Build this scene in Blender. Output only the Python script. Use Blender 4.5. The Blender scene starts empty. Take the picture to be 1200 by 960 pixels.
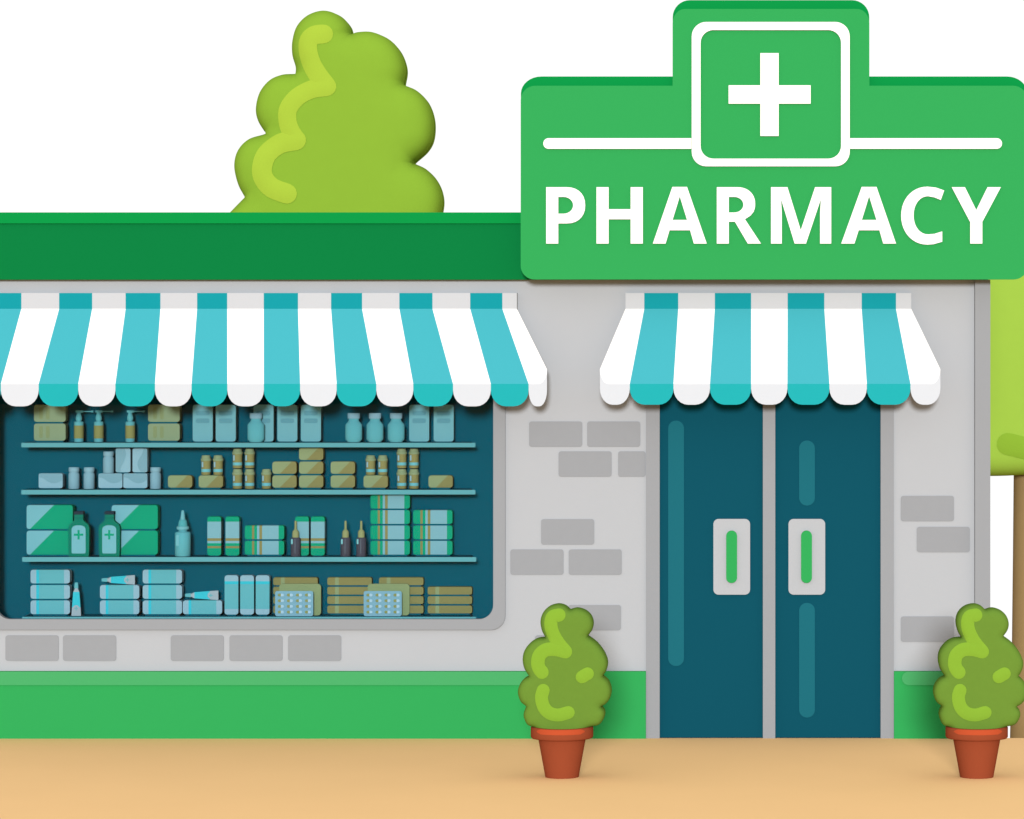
import bpy, math, random
from mathutils import Vector
from mathutils.geometry import tessellate_polygon, delaunay_2d_cdt

random.seed(4)
scene = bpy.context.scene
COL = scene.collection
EYE_Z, DIST, FOC = 3.0, 25.0, 4000.0        # eye height, distance to the facade, metres-to-pixels focal length
CX, CY = 905.0, 385.0                       # principal point of the shifted lens

def X(px, Y=0.0): return (px - CX) / FOC * (DIST + Y)
def Z(py, Y=0.0): return EYE_Z - (py - CY) / FOC * (DIST + Y)
def S(Y=0.0): return (DIST + Y) / FOC
def P(pts, Y=0.0): return [(X(a, Y), Z(b, Y)) for a, b in pts]

# ------------------------------------------------------------------ materials
def lin(h):
    out = []
    for i in (0, 2, 4):
        c = int(h[i:i + 2], 16) / 255
        out.append(c / 12.92 if c <= 0.04045 else ((c + 0.055) / 1.055) ** 2.4)
    return out

FAC = {'facade': (2.26, 2.13, 1.97), 'ground': (1.07, 1.06, 1.04), 'inside': (1.95, 1.95, 1.83), 'lining': (3.99, 1.68, 1.54), 'slope': (2.21, 2.18, 2.08), 'tree': (2.10, 2.07, 1.99), 'bark': (1.18, 1.11, 0.99), 'bush': (2.32, 2.18, 2.02), 'head': (2.24, 2.19, 2.05), 'door': (2.21, 2.07, 1.94), 'pot': (2.19, 2.00, 1.83), 'sign': (2.30, 2.19, 2.02), 'val': (2.32, 2.18, 2.02)}
MATS = {}
def mat(name, hexcol, zone='facade', rough=0.85, spec=0.0, var=0.0, scale=8.0, bump=0.0):
    if name in MATS: return MATS[name]
    m = bpy.data.materials.new(name); m.use_nodes = True
    nt = m.node_tree; b = nt.nodes['Principled BSDF']
    c = [min(0.85, v / f_) for v, f_ in zip(lin(hexcol), FAC[zone])]
    b.inputs['Base Color'].default_value = (*c, 1)
    b.inputs['Roughness'].default_value = rough
    b.inputs['Specular IOR Level'].default_value = spec
    if var or bump:
        tc = nt.nodes.new('ShaderNodeTexCoord'); n = nt.nodes.new('ShaderNodeTexNoise')
        n.inputs['Scale'].default_value = scale; n.inputs['Detail'].default_value = 5
        nt.links.new(tc.outputs['Object'], n.inputs['Vector'])
        if var:
            r = nt.nodes.new('ShaderNodeMapRange')
            r.inputs['From Min'].default_value = 0.25; r.inputs['From Max'].default_value = 0.75
            r.inputs['To Min'].default_value = 1 - var; r.inputs['To Max'].default_value = 1 + var
            nt.links.new(n.outputs['Fac'], r.inputs['Value'])
            v = nt.nodes.new('ShaderNodeVectorMath'); v.operation = 'SCALE'
            v.inputs[0].default_value = c
            nt.links.new(r.outputs['Result'], v.inputs['Scale'])
            nt.links.new(v.outputs['Vector'], b.inputs['Base Color'])
        if bump:
            bp = nt.nodes.new('ShaderNodeBump'); bp.inputs['Strength'].default_value = bump
            bp.inputs['Distance'].default_value = 0.01
            nt.links.new(n.outputs['Fac'], bp.inputs['Height']); nt.links.new(bp.outputs['Normal'], b.inputs['Normal'])
    MATS[name] = m
    return m

WALL = mat('light_grey_render', 'cccccc', var=.006, scale=3)
TRIM = mat('mid_grey_painted_trim', 'aeaeae', var=.005)
BRICK = mat('grey_brick', 'aeaeae', var=.012, scale=14)
PLINTH = mat('green_painted_plinth', '3bb55e', var=.006, scale=3)
PLINTHL = mat('pale_green_moulding', '56ba70')
BAND = mat('deep_green_fascia', '118844', 'sign', var=.006, scale=2)
COPING = mat('bright_green_coping', '12a24b', 'sign')
SIGNG = mat('green_sign_enamel', '3bb55e', 'sign')
SIGNB = mat('dark_green_sign_edge', '12a24b', 'sign')
WHITE = mat('white_sign_enamel', 'ffffff', 'sign'); 
SOIL = mat('tan_paving', 'e7bb83', 'ground', var=.012, scale=1.2)
HEADT = mat('shaded_teal_header_cloth', '1ca8b0', 'head'); HEADW = mat('shaded_white_header_cloth', 'dee1e2', 'head')  # darker header tones put the awning's shading into the colour
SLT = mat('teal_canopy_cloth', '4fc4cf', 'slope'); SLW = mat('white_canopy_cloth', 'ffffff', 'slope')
VALT = mat('sea_green_valance_cloth', '2bbfbf', 'val'); VALW = mat('shaded_white_valance_cloth', 'f0f1f3', 'val')  # off-white puts the upright valance's shade into the white cloth
DOORG = mat('dark_teal_door_panel', '145868', 'door'); STREAK = mat('painted_reflection_teal', '24737f', 'door')
PLATE = mat('light_grey_handle_plate', 'cccccc'); GRIP = mat('green_handle_grip', '3bb55e')
DARK = mat('dark_teal_lining', '145868', 'lining'); SHELF = mat('pale_teal_shelf_edge', '62abb3', 'inside')
ROOFM = mat('roof_felt', '9a9a9a')
TERRA = mat('terracotta', 'ad5132', 'pot', var=.012, scale=12); TERRAL = mat('orange_rim_highlight', 'd75a34', 'pot')
LEAF = mat('olive_green_foliage', '7a9e3b', 'bush', var=.02, scale=30)
LEAFL = mat('highlight_green_foliage', '97c13c', 'bush', var=.015, scale=30)
TREEG = mat('lime_green_foliage', '97c13c', 'tree', var=.012, scale=8)
TREEL = mat('highlight_lime_foliage', 'b7d545', 'tree', var=.012, scale=8)
TREER = mat('bright_lime_foliage', 'acd44f', 'tree', var=.012, scale=8)
TREERD = mat('mid_lime_foliage', '97c13c', 'tree')
BARK = mat('brown_bark', '886f47', 'bark', var=.02, scale=10)
for wm in (WHITE, SLW): wm.node_tree.nodes['Principled BSDF'].inputs['Base Color'].default_value = (.6, .6, .6, 1)
def pm(n, h): return mat(n, h, 'inside')

def glass_mat():
    m = bpy.data.materials.new('clear_window_glass'); m.use_nodes = True
    nt = m.node_tree; nt.nodes.clear()
    o = nt.nodes.new('ShaderNodeOutputMaterial'); mx = nt.nodes.new('ShaderNodeMixShader')
    t = nt.nodes.new('ShaderNodeBsdfTransparent'); t.inputs['Color'].default_value = (0.975, 0.99, 0.99, 1)
    g = nt.nodes.new('ShaderNodeBsdfGlossy'); g.inputs['Roughness'].default_value = 0.02
    mx.inputs['Fac'].default_value = 0.005
    nt.links.new(t.outputs[0], mx.inputs[1]); nt.links.new(g.outputs[0], mx.inputs[2]); nt.links.new(mx.outputs[0], o.inputs['Surface'])
    return m
GLASS = glass_mat()

# ------------------------------------------------------------------ mesh building
def area2(p): return sum(p[i][0] * p[(i + 1) % len(p)][1] - p[(i + 1) % len(p)][0] * p[i][1] for i in range(len(p)))
def ccw(p): return list(p) if area2(p) > 0 else list(reversed(p))

class MB:
    def __init__(s): s.v, s.f, s.m, s.sm, s.mats = [], [], [], [], []
    def mi(s, m):
        if m not in s.mats: s.mats.append(m)
        return s.mats.index(m)
    def add(s, vs, fs, m, smooth=False):
        o = len(s.v); s.v += [tuple(v) for v in vs]; k = s.mi(m)
        for f in fs: s.f.append(tuple(i + o for i in f)); s.m.append(k); s.sm.append(smooth)
    def box(s, x0, x1, y0, y1, z0, z1, m):
        s.add([(x0, y0, z0), (x1, y0, z0), (x1, y1, z0), (x0, y1, z0), (x0, y0, z1), (x1, y0, z1), (x1, y1, z1), (x0, y1, z1)],
              [(0, 3, 2, 1), (4, 5, 6, 7), (0, 1, 5, 4), (1, 2, 6, 5), (2, 3, 7, 6), (3, 0, 4, 7)], m)
        return s
    def prism(s, outer, yf, yb, m, holes=(), skip=None, side=None, xyf=None):
        """outer: (x, z) loop; front face at yf looking to -Y, back at yb"""
        loops = [ccw(outer)] + [list(reversed(ccw(h))) for h in holes]
        flat = [p for l in loops for p in l]
        tris = tessellate_polygon([[Vector((a, b, 0)) for a, b in l] for l in loops])
        n = len(flat)
        F = (lambda a, b: yf) if xyf is None else xyf
        vs = [(a, F(a, b), b) for a, b in flat] + [(a, F(a, b) + (yb - yf), b) for a, b in flat]
        fs = []
        for t in tris:
            a, b, c = (flat[i] for i in t)
            if (b[0] - a[0]) * (c[1] - a[1]) - (b[1] - a[1]) * (c[0] - a[0]) < 0: t = (t[0], t[2], t[1])
            fs.append(tuple(t)); fs.append((t[0] + n, t[2] + n, t[1] + n))
        s.add(vs, fs, m)
        o = 0; sf = []
        for l in loops:
            k = len(l)
            for i in range(k):
                j = (i + 1) % k
                if skip and skip(((l[i][0] + l[j][0]) / 2, (l[i][1] + l[j][1]) / 2)): continue
                sf.append((o + j, o + i, o + i + n, o + j + n))
            o += k
        s.add(vs, sf, side or m)
        return s
    def lathe(s, prof, m, n=24, cx=0, cy=0, smooth=True, sy=1.0):
        vs, fs = [], []
        for r, z in prof:
            for k in range(n):
                a = 2 * math.pi * k / n
                vs.append((cx + r * math.cos(a), cy + sy * r * math.sin(a), z))
        for i in range(len(prof) - 1):
            for k in range(n):
                j = (k + 1) % n
                fs.append((i * n + k, i * n + j, (i + 1) * n + j, (i + 1) * n + k))
        s.add(vs, fs, m, smooth)
        s.add([(cx + prof[0][0] * math.cos(2 * math.pi * k / n), cy + sy * prof[0][0] * math.sin(2 * math.pi * k / n), prof[0][1]) for k in range(n)], [tuple(reversed(range(n)))], m)
        s.add([(cx + prof[-1][0] * math.cos(2 * math.pi * k / n), cy + sy * prof[-1][0] * math.sin(2 * math.pi * k / n), prof[-1][1]) for k in range(n)], [tuple(range(n))], m)
        return s
    def build(s, name, parent=None, origin=(0, 0, 0)):
        me = bpy.data.meshes.new(name)
        ox, oy, oz = origin
        me.from_pydata([(a - ox, b - oy, c - oz) for a, b, c in s.v], [], s.f)
        for m in s.mats: me.materials.append(m)
        for p, k, sm in zip(me.polygons, s.m, s.sm): p.material_index = k; p.use_smooth = sm
        me.update()
        o = bpy.data.objects.new(name, me); COL.objects.link(o)
        if parent is not None: o.parent = parent
        else: o.location = origin
        return o

def thing(name, label, cat, loc=(0, 0, 0), group=None):
    o = bpy.data.objects.new(name, None); COL.objects.link(o); o.location = loc
    o.empty_display_size = 0.1
    o['label'] = label; o['category'] = cat
    if group: o['group'] = group
    return o
def dup(root, loc, label):
    def cp(o, par):
        c = o.copy(); COL.objects.link(c); c.parent = par
        for ch in list(kids[o.name]): cp(ch, c)
        return c
    kids = {}
    def walk(o):
        kids[o.name] = list(o.children)
        for ch in o.children: walk(ch)
    walk(root)
    r = cp(root, None); r.location = loc; r['label'] = label
    return r

def rrect(x0, y0, x1, y1, r, n=6, rs=None):
    rs = rs or (r, r, r, r)      # order: (x0,y0) (x1,y0) (x1,y1) (x0,y1)
    pts = []
    for (cx, cy, sx, sy, a0), rr in zip(((x0, y0, 1, 1, 180), (x1, y0, -1, 1, 270), (x1, y1, -1, -1, 0), (x0, y1, 1, -1, 90)), rs):
        if rr <= 0: pts.append((cx, cy)); continue
        for k in range(n + 1):
            a = math.radians(a0 + 90 * k / n)
            pts.append((cx + sx * rr + rr * math.cos(a), cy + sy * rr + rr * math.sin(a)))
    return pts
def spline(pts, n=8):
    """Catmull-Rom through the points of one lobe (open)"""
    out = []
    q = [tuple(2 * a - b for a, b in zip(pts[0], pts[1]))] + list(pts) + [tuple(2 * a - b for a, b in zip(pts[-1], pts[-2]))]
    for i in range(1, len(q) - 2):
        for k in range(n):
            t = k / n
            out.append(tuple(0.5 * (2 * q[i][c] + (q[i + 1][c] - q[i - 1][c]) * t + (2 * q[i - 1][c] - 5 * q[i][c] + 4 * q[i + 1][c] - q[i + 2][c]) * t * t
                       + (3 * q[i][c] - q[i - 1][c] - 3 * q[i + 1][c] + q[i + 2][c]) * t ** 3) for c in (0, 1)))
    out.append(tuple(pts[-1]))
    return out
def clip(poly, a, b, c):
    """keep a*x + b*y <= c"""
    out = []
    for i in range(len(poly)):
        p, q = poly[i], poly[(i + 1) % len(poly)]
        dp, dq = a * p[0] + b * p[1] - c, a * q[0] + b * q[1] - c
        if dp <= 0: out.append(p)
        if (dp < 0 < dq) or (dq < 0 < dp):
            t = dp / (dp - dq); out.append((p[0] + t * (q[0] - p[0]), p[1] + t * (q[1] - p[1])))
    res = []
    for p in out:
        if not res or abs(p[0] - res[-1][0]) + abs(p[1] - res[-1][1]) > 1e-7: res.append(p)
    return res
def segd(p, a, b):
    vx, vy = b[0] - a[0], b[1] - a[1]; L = vx * vx + vy * vy
    t = 0 if L == 0 else max(0, min(1, ((p[0] - a[0]) * vx + (p[1] - a[1]) * vy) / L))
    return math.hypot(p[0] - a[0] - t * vx, p[1] - a[1] - t * vy)
def bdist(p, poly): return min(segd(p, poly[i], poly[(i + 1) % len(poly)]) for i in range(len(poly)))
def inside(p, poly):
    c = False
    for i in range(len(poly)):
        a, b = poly[i], poly[i - 1]
        if (a[1] > p[1]) != (b[1] > p[1]) and p[0] < (b[0] - a[0]) * (p[1] - a[1]) / (b[1] - a[1]) + a[0]: c = not c
    return c
def mesh2d(poly, step, rings=()):
    xs = [p[0] for p in poly]; zs = [p[1] for p in poly]
    pts = list(poly); n = len(poly)
    lim = step * .35
    for off in rings:           # denser rings close to the outline so that the rim rounds off smoothly
        for k in range(n):
            a, b_ = poly[k - 1], poly[(k + 1) % n]; L_ = math.hypot(b_[0] - a[0], b_[1] - a[1]) or 1
            p = (poly[k][0] - (b_[1] - a[1]) / L_ * off, poly[k][1] + (b_[0] - a[0]) / L_ * off)
            if inside(p, poly) and bdist(p, poly) > off * .9: pts.append(p)
        lim = off + step * .4
    i = 0; z = min(zs)
    while z < max(zs):
        x = min(xs) + (step / 2 if i % 2 else 0)
        while x < max(xs):
            p = (x, z)
            if inside(p, poly) and bdist(p, poly) > lim: pts.append(p)
            x += step
        z += step * .87; i += 1
    v, e, f, *_ = delaunay_2d_cdt([Vector(p) for p in pts], [(k, (k + 1) % n) for k in range(n)], [], 1, 1e-6)
    out = []
    for t in f:
        cen = (sum(v[k][0] for k in t) / 3, sum(v[k][1] for k in t) / 3)
        if inside(cen, poly): out.append(tuple(t))
    return [(a[0], a[1]) for a in v], out
def rounded_body(mb, poly, R, T, step, m, yc=0.0):
    """a crown: the outline is its widest section, bulging T to the front and to the back"""
    poly = ccw(poly)
    v, f = mesh2d(poly, step, (R * .012, R * .05, R * .12, R * .22, R * .36)); n = len(v)
    def depth(p):
        d = min(1.0, bdist(p, poly) / R)
        return T * (1 - (1 - d) ** 4.2) ** (1 / 4.2)
    dv = [depth(p) for p in v]
    vs = [(p[0], yc - d, p[1]) for p, d in zip(v, dv)]
    rim = [d < 1e-6 for d in dv]
    back = {}
    for i, (p, d) in enumerate(zip(v, dv)):
        if rim[i]: back[i] = i
        else: back[i] = len(vs); vs.append((p[0], yc + d, p[1]))
    fs = []
    for t in f:
        a, b, c = (v[i] for i in t)
        if (b[0] - a[0]) * (c[1] - a[1]) - (b[1] - a[1]) * (c[0] - a[0]) < 0: t = (t[0], t[2], t[1])
        fs.append(t); fs.append((back[t[0]], back[t[2]], back[t[1]]))
    mb.add(vs, fs, m, True)
    return depth
def stroke(line, w):
    """outline of a round-ended stroke of width w"""
    line = spline(line, 5); r = w / 2; L, Rr = [], []
    N = len(line)
    for i in range(N):
        a, b = line[max(0, i - 1)], line[min(N - 1, i + 1)]
        d = math.hypot(b[0] - a[0], b[1] - a[1]) or 1; nx, ny = -(b[1] - a[1]) / d, (b[0] - a[0]) / d
        L.append((line[i][0] + nx * r, line[i][1] + ny * r)); Rr.append((line[i][0] - nx * r, line[i][1] - ny * r))
    def cap(c, p, q):
        a0 = math.atan2(p[1] - c[1], p[0] - c[0])
        return [(c[0] + r * math.cos(a0 - math.pi * k / 8), c[1] + r * math.sin(a0 - math.pi * k / 8)) for k in range(1, 8)]
    return L + cap(line[-1], L[-1], Rr[-1]) + Rr[::-1] + cap(line[0], Rr[0], L[0])
def raised_stroke(mb, poly, depth, h, step, m, yc=0.0):
    """a raised stroke of another green lying on the crown's surface"""
    poly = ccw(poly); v, f = mesh2d(poly, step); n = len(v)
    vs = []
    for p in v:
        e = bdist(p, poly)
        vs.append((p[0], yc - depth(p) - h * (0.35 + .65 * min(1, e / (3 * h + 1e-9))), p[1]))
    vs += [(p[0], yc - depth(p) + 2 * h, p[1]) for p in v]
    fs = []
    for t in f:
        a, b, c = (v[i] for i in t)
        if (b[0] - a[0]) * (c[1] - a[1]) - (b[1] - a[1]) * (c[0] - a[0]) < 0: t = (t[0], t[2], t[1])
        fs.append(t); fs.append((t[0] + n, t[2] + n, t[1] + n))
    k = len(poly)
    mb.add(vs, fs, m, True)
    mb.add(vs, [((i + 1) % k, i, i + n, (i + 1) % k + n) for i in range(k)], m, False)

# ================================================================== THE SETTING
g = MB()                      # forecourt is level; behind the shop front the hill falls away
ys = [(-120, 0), (-40, 0), (-10, 0), (0.0, 0), (1.2, -.22), (6, -1.3), (20, -4.6), (60, -14), (160, -38)]
xs = [-200, -40, -12, -4, 0, 4, 12, 40, 200]
vs = [(x, y, z) for y, z in ys for x in xs]; n = len(xs)
g.add(vs, [(j * n + i, j * n + i + 1, (j + 1) * n + i + 1, (j + 1) * n + i) for j in range(len(ys) - 1) for i in range(n - 1)], SOIL)
gr = g.build('ground'); gr['kind'] = 'structure'

# ================================================================== THE SHOP BUILDING
XL = X(-330)                  # left end of the building
XR = X(1158)
ZT = Z(328)
bld = thing('pharmacy_building', 'light grey single storey shop building with green base, grey brick patches and deep green fascia', 'building', (0, 0, 0))
WX0, WX1, WZ0, WZ1 = X(-9), X(582), Z(730), Z(397)
DX0, DX1, DZ1 = X(759), X(1045), Z(392)
w = MB(); TH = .06
def wb(x0, x1, z0, z1): w.box(x0, x1, 0, TH, z0, z1, WALL)
wb(XL, WX0, -.3, ZT + .4); wb(WX0, WX1, -.3, WZ0); wb(WX0, WX1, WZ1, ZT + .4)
wb(WX1, DX0, -.3, ZT + .4); wb(DX0, DX1, DZ1, ZT + .4); wb(DX1, XR, -.3, ZT + .4)
w.box(DX0, DX1, 0, TH, -.3, -.005, WALL)
w.box(XL, XL + .18, TH, 6, -1.6, ZT + .4, WALL); w.box(XR - .18, XR, TH, 6, -1.6, ZT + .4, WALL)
w.box(XL + .18, XR - .18, 5.82, 6, -1.6, ZT + .4, WALL)
wall = w.build('wall', bld)
b = MB()
for x0, y0, x1, y1 in [(620, 494, 682.3, 523.7), (688, 494, 750.3, 523.7), (654.5, 529, 716.7, 558.7), (724.3, 529, 756.5, 558.7),
                       (634, 608.5, 696.3, 638.3), (598, 644, 660.4, 673.7), (666.4, 644, 728.6, 673.7), (665.7, 709.2, 727.7, 738.7),
                       (627, 744.7, 689, 774.4), (6.3, 744.7, 68.6, 774.6), (73.7, 744.7, 136, 774.6), (200, 744.7, 262.2, 774.6),
                       (268.8, 744.7, 331, 774.6), (337.5, 744.7, 399.8, 774.6), (1055.7, 581.2, 1118, 610.9), (1074.4, 617.5, 1136.6, 647.2), (1055.7, 722.6, 1118, 752.3)]:
    b = MB(); b.prism(P(rrect(x0, y0, x1, y1, 3), -.006), -.006, .004, BRICK); b.build('brick', wall)
r = MB(); r.box(XL, XR, -.0, 6, ZT + .4, ZT + .44, ROOFM); r.build('roof', bld)
f = MB(); f.box(XL - .03, X(1150), -.08, -.002, ZT, Z(262, -.08), BAND)
f.box(XL - .03, XL - .002, -.0, 6, ZT, Z(262, -.08), BAND)
fa = f.build('fascia', bld)
f = MB(); f.box(XL - .05, X(1152), -.10, .12, Z(262, -.10), Z(249, -.10), COPING); f.build('coping', fa)
p = MB(); p.box(XL - .01, DX0 - .0125, -.04, -.001, -.05, Z(787, -.04), PLINTH); p.box(DX1 + .0155, X(1142) , -.04, -.001, -.05, Z(787, -.04), PLINTH)
pl = p.build('plinth', bld)
p = MB(); p.prism(P([(-330, 787.2), (638, 787.2), (645, 789), (648, 795), (645, 801), (638, 803), (-330, 803)], -.05), -.05, -.038, PLINTHL); p.build('moulding', pl)
p = MB(); p.prism(P(rrect(1057, 787.2, 1134, 803, 7.8, n=8), -.05), -.05, -.038, PLINTHL); p.build('moulding', pl)
c = MB(); c.box(X(1142), XR + .012, -.06, -.001, -.25, ZT - .001, TRIM); c.box(XR + .001, XR + .012, -.0005, .12, -.25, ZT - .001, TRIM); c.build('corner_pilaster', bld)

# --- display window (part of the building) with frame, lining, glass, shelves
win = MB()
gl = rrect(-5, 400, 578, 725.8, 17, n=10)
win.prism(P(rrect(-19, 386, 592, 738.3, 17, n=10), -.03), -.03, .03, TRIM, holes=[P(gl, -.03)])
wf = win.build('display_window', bld)
L = MB()
bx0, bx1, bz0, bz1, by0, by1 = WX0 - .3, WX1 + .3, WZ0 - .1, WZ1 + .05, TH + .001, .30
L.box(bx0, bx1, by1, by1 + .03, bz0, bz1, DARK)
L.box(bx0, bx0 + .03, by0, by1, bz0, bz1, DARK); L.box(bx1 - .03, bx1, by0, by1, bz0, bz1, DARK)
L.box(bx0, bx1, by0, by1 + .03, bz1 + .001, bz1 + .03, DARK)
L.box(bx0, bx1, by0, by1 + .03, bz0 - .03, bz0 - .001, DARK)
# reveal through the thickness of the wall
L.box(WX0, WX1, .031, by0 + .1, WZ0 + .0005, WZ0 + .004, DARK)
L.box(WX0 + .0005, WX0 + .004, .031, TH, WZ0 + .004, WZ1 - .001, DARK); L.box(WX1 - .004, WX1 - .0005, .031, TH, WZ0 + .004, WZ1 - .001, DARK)
L.build('lining', wf)
SHF = .055
shelf_y = {1: (519, 524.3, 25, 557), 2: (574.2, 579.6, 25, 557), 3: (653, 658.4, 26, 558), 4: (723, 729, 26, 558)}
shelf_z = {}
for k, (y0, y1, x0, x1) in shelf_y.items():
    s = MB(); zt, zb = Z(y0, SHF), Z(y1, SHF)
    shelf_z[k] = zt
    s.box(X(x0, SHF) + .002, X(x1 - 7.5, SHF), SHF + .0102, .29, zb + .004, zt, DARK)
    sh = s.build('shelf', wf)
    e = MB(); e.box(X(x0, SHF), X(x1, SHF), SHF, SHF + .01, zb, zt, SHELF); e.build('shelf_edge', sh)
gm = MB(); gm.prism(P(rrect(-7, 398, 580, 727.8, 18, n=10), .0), .034, .040, GLASS); gm.build('window_glass', wf)

# --- double door (parts of the building)
fr = MB()
fr.box(X(757, -.02), X(773, -.02), -.02, .10, .0, Z(400, -.02), TRIM); fr.box(X(1032, -.02), X(1047.5, -.02), -.02, .10, 0, Z(400, -.02), TRIM)
fr.box(X(894, -.02), X(908.5, -.02), -.02, .10, 0, Z(400, -.02), TRIM); fr.box(X(757, -.02), X(1047.5, -.02), -.02, .10, Z(400, -.02) + .0005, Z(389, -.02), TRIM)
fr.build('door_frame', bld)
DY = .02
for x0, x1, px0, gx0, streaks in [(773, 894, 836, 851, [(783, 493, 801.5, 780.6)]), (908.5, 1032, 924, 938.8, [(936.5, 516.3, 954.9, 592.6), (936.5, 706.6, 954.9, 841)])]:
    d = MB(); d.box(X(x0 - 1, DY), X(x1 + 1, DY), DY, DY + .05, .001, Z(401, DY), DOORG)
    door = d.build('door', bld)
    for a, y0, bb, y1 in streaks:
        q = MB(); q.prism(P(rrect(a, y0, bb, y1, 9, n=8), DY - .006), DY - .006, DY - .0005, STREAK); q.build('reflection_streak', door)  # raised teal streaks painted in as reflections on the door glass
    q = MB(); q.prism(P(rrect(px0, 608.3, px0 + 43, 697, 6), DY - .02), DY - .02, DY - .0005, PLATE); q.build('handle_plate', door)
    q = MB(); q.prism(P(rrect(gx0, 622, gx0 + 12.7, 683.3, 6.3, n=8), DY - .045), DY - .045, DY - .0205, GRIP); q.build('handle', door)

# ================================================================== AWNINGS
def awning(label, tops, bots, first_white, oy_top=344, y_sl=362, y_fr=450, y_bot=475.6, end_l=True, end_r=True):
    YH, YB = -.07, -.33
    cxm = (tops[0] + tops[-1]) / 2
    base = (X(cxm, 0), 0, Z(y_bot, YB))
    t = thing('awning', label, 'awning', base, 'striped awnings over the shop front')
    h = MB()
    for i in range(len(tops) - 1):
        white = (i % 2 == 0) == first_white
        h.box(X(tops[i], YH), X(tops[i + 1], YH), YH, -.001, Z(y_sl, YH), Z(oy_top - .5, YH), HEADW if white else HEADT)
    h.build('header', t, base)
    cn = MB(); va = MB()
    RND = 16
    def slopeY(py): return YH - .002 + (YB - YH) * (py - y_sl) / (y_fr - y_sl)
    N = len(tops) - 1
    for i in range(N):
        white = (i % 2 == 0) == first_white
        m, mv = (SLW, VALW) if white else (SLT, VALT)
        a, bq, c2, d2 = tops[i], tops[i + 1], bots[i], bots[i + 1]
        poly = [(a, y_sl), (bq, y_sl)]
        wdt = d2 - c2
        if i == N - 1:
            arc = [(d2 - RND * .62 * (1 - math.sin(q)), y_fr - RND * (1 - math.cos(q))) for q in [math.radians(90 - 15 * k) for k in range(7)]]
            arc = [(d2 - 10 * (1 - math.sin(q)), y_fr - 17 * (1 - math.cos(q))) for q in [math.radians(90 - 15 * k) for k in range(7)]]
            poly += arc + [(c2, y_fr)]
        elif i == 0:
            arc = [(c2 + 10 * (1 - math.sin(q)), y_fr - 17 * (1 - math.cos(q))) for q in [math.radians(15 * k) for k in range(7)]]
            poly += [(d2, y_fr)] + arc
        else:
            poly += [(d2, y_fr), (c2, y_fr)]
        # the arcs only trim the outer lower corners; each point gets the depth of the sloping cloth
        vs = [(X(px, slopeY(py)), slopeY(py), Z(py, slopeY(py))) for px, py in poly]
        k = len(vs); vs += [(x, y + .006, z - .006) for x, y, z in vs]
        fs = [tuple(reversed(range(k))), tuple(range(k, 2 * k))] + [(j, (j + 1) % k, (j + 1) % k + k, j + k) for j in range(k)]
        cn.add(vs, fs, m)
        rx, ry = min(17.5, wdt * .42), 19
        def corner(cxx, sgn, q): return (cxx - sgn * rx * (1 - math.sin(q)), y_bot - ry * (1 - math.cos(q)))
        top_l, top_r = y_fr, y_fr
        right = [corner(d2, 1, math.radians(90 - 15 * k)) for k in range(7)]
        left = [corner(c2, -1, math.radians(15 * k)) for k in range(7)]
        if i == N - 1:
            arc = [(d2 - 10 * (1 - math.sin(q)), y_fr - 17 * (1 - math.cos(q))) for q in [math.radians(15 * k) for k in range(7)]]
            vp = [(c2, y_fr)] + arc + right + left
        elif i == 0:
            arc = [(c2 + 10 * (1 - math.sin(q)), y_fr - 17 * (1 - math.cos(q))) for q in [math.radians(90 - 15 * k) for k in range(7)]]
            vp = arc + [(d2, y_fr)] + right + left
        else:
            vp = [(c2, y_fr), (d2, y_fr)] + right + left
        q2 = []
        for pt in vp:
            if not q2 or math.hypot(pt[0] - q2[-1][0], pt[1] - q2[-1][1]) > .05: q2.append(pt)
        va.prism(P(q2, YB - .003), YB - .003, YB + .003, mv)
    cn.build('canopy', t, base); va.build('valance', t, base)
    for e, sgn in ((0, 1), (-1, -1)):
        sd = MB()
        y4 = slopeY(y_fr - 18)
        pts = [(X(tops[e], YH), YH + .014, Z(y_sl, YH) - .006), (X(bots[e], y4), y4 + .03, Z(y_fr - 16, y4) - .012), (X(bots[e], YB), YB + .04, Z(y_fr - 4, YB)), (X(bots[e], YB), YB + .02, Z(y_fr + 8, YB)), (X(tops[e], YH), -.002, Z(y_sl + 24, YH)), (X(tops[e], YH), -.002, Z(y_sl, YH))]
        pts = [(x + sgn * .014, y, z) for x, y, z in pts]
        k = len(pts); vs = pts + [(x + sgn * .006, y, z) for x, y, z in pts]
        sd.add(vs, [tuple(range(k)), tuple(reversed(range(k, 2 * k)))] + [(j, (j + 1) % k, (j + 1) % k + k, j + k) for j in range(k)], VALW)
        sd.build('side_panel', t, base)
    return t
awning('long teal and white striped awning with scalloped edge above the display window',
       [-30.2, -13.2, 25, 69.3, 108, 147.2, 188, 231, 266.2, 309.1, 349.2, 388, 424.3, 468, 506.8, 551, 588.7, 605.7],
       [-65.6, -44.1, 1, 45.3, 91.7, 135.2, 181.6, 224.5, 266.4, 309.2, 351.7, 394.5, 441, 484.3, 530.9, 575.2, 619.5, 641], True, y_bot=476.3)
awning('short teal and white striped awning with scalloped edge above the double door',
       [733, 755, 794.8, 837.7, 880.2, 923, 966, 1009.8, 1050, 1067.8],
       [703, 738, 789.2, 832, 880.2, 922.7, 972, 1015.8, 1067, 1102], True, y_bot=474.4)

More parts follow.
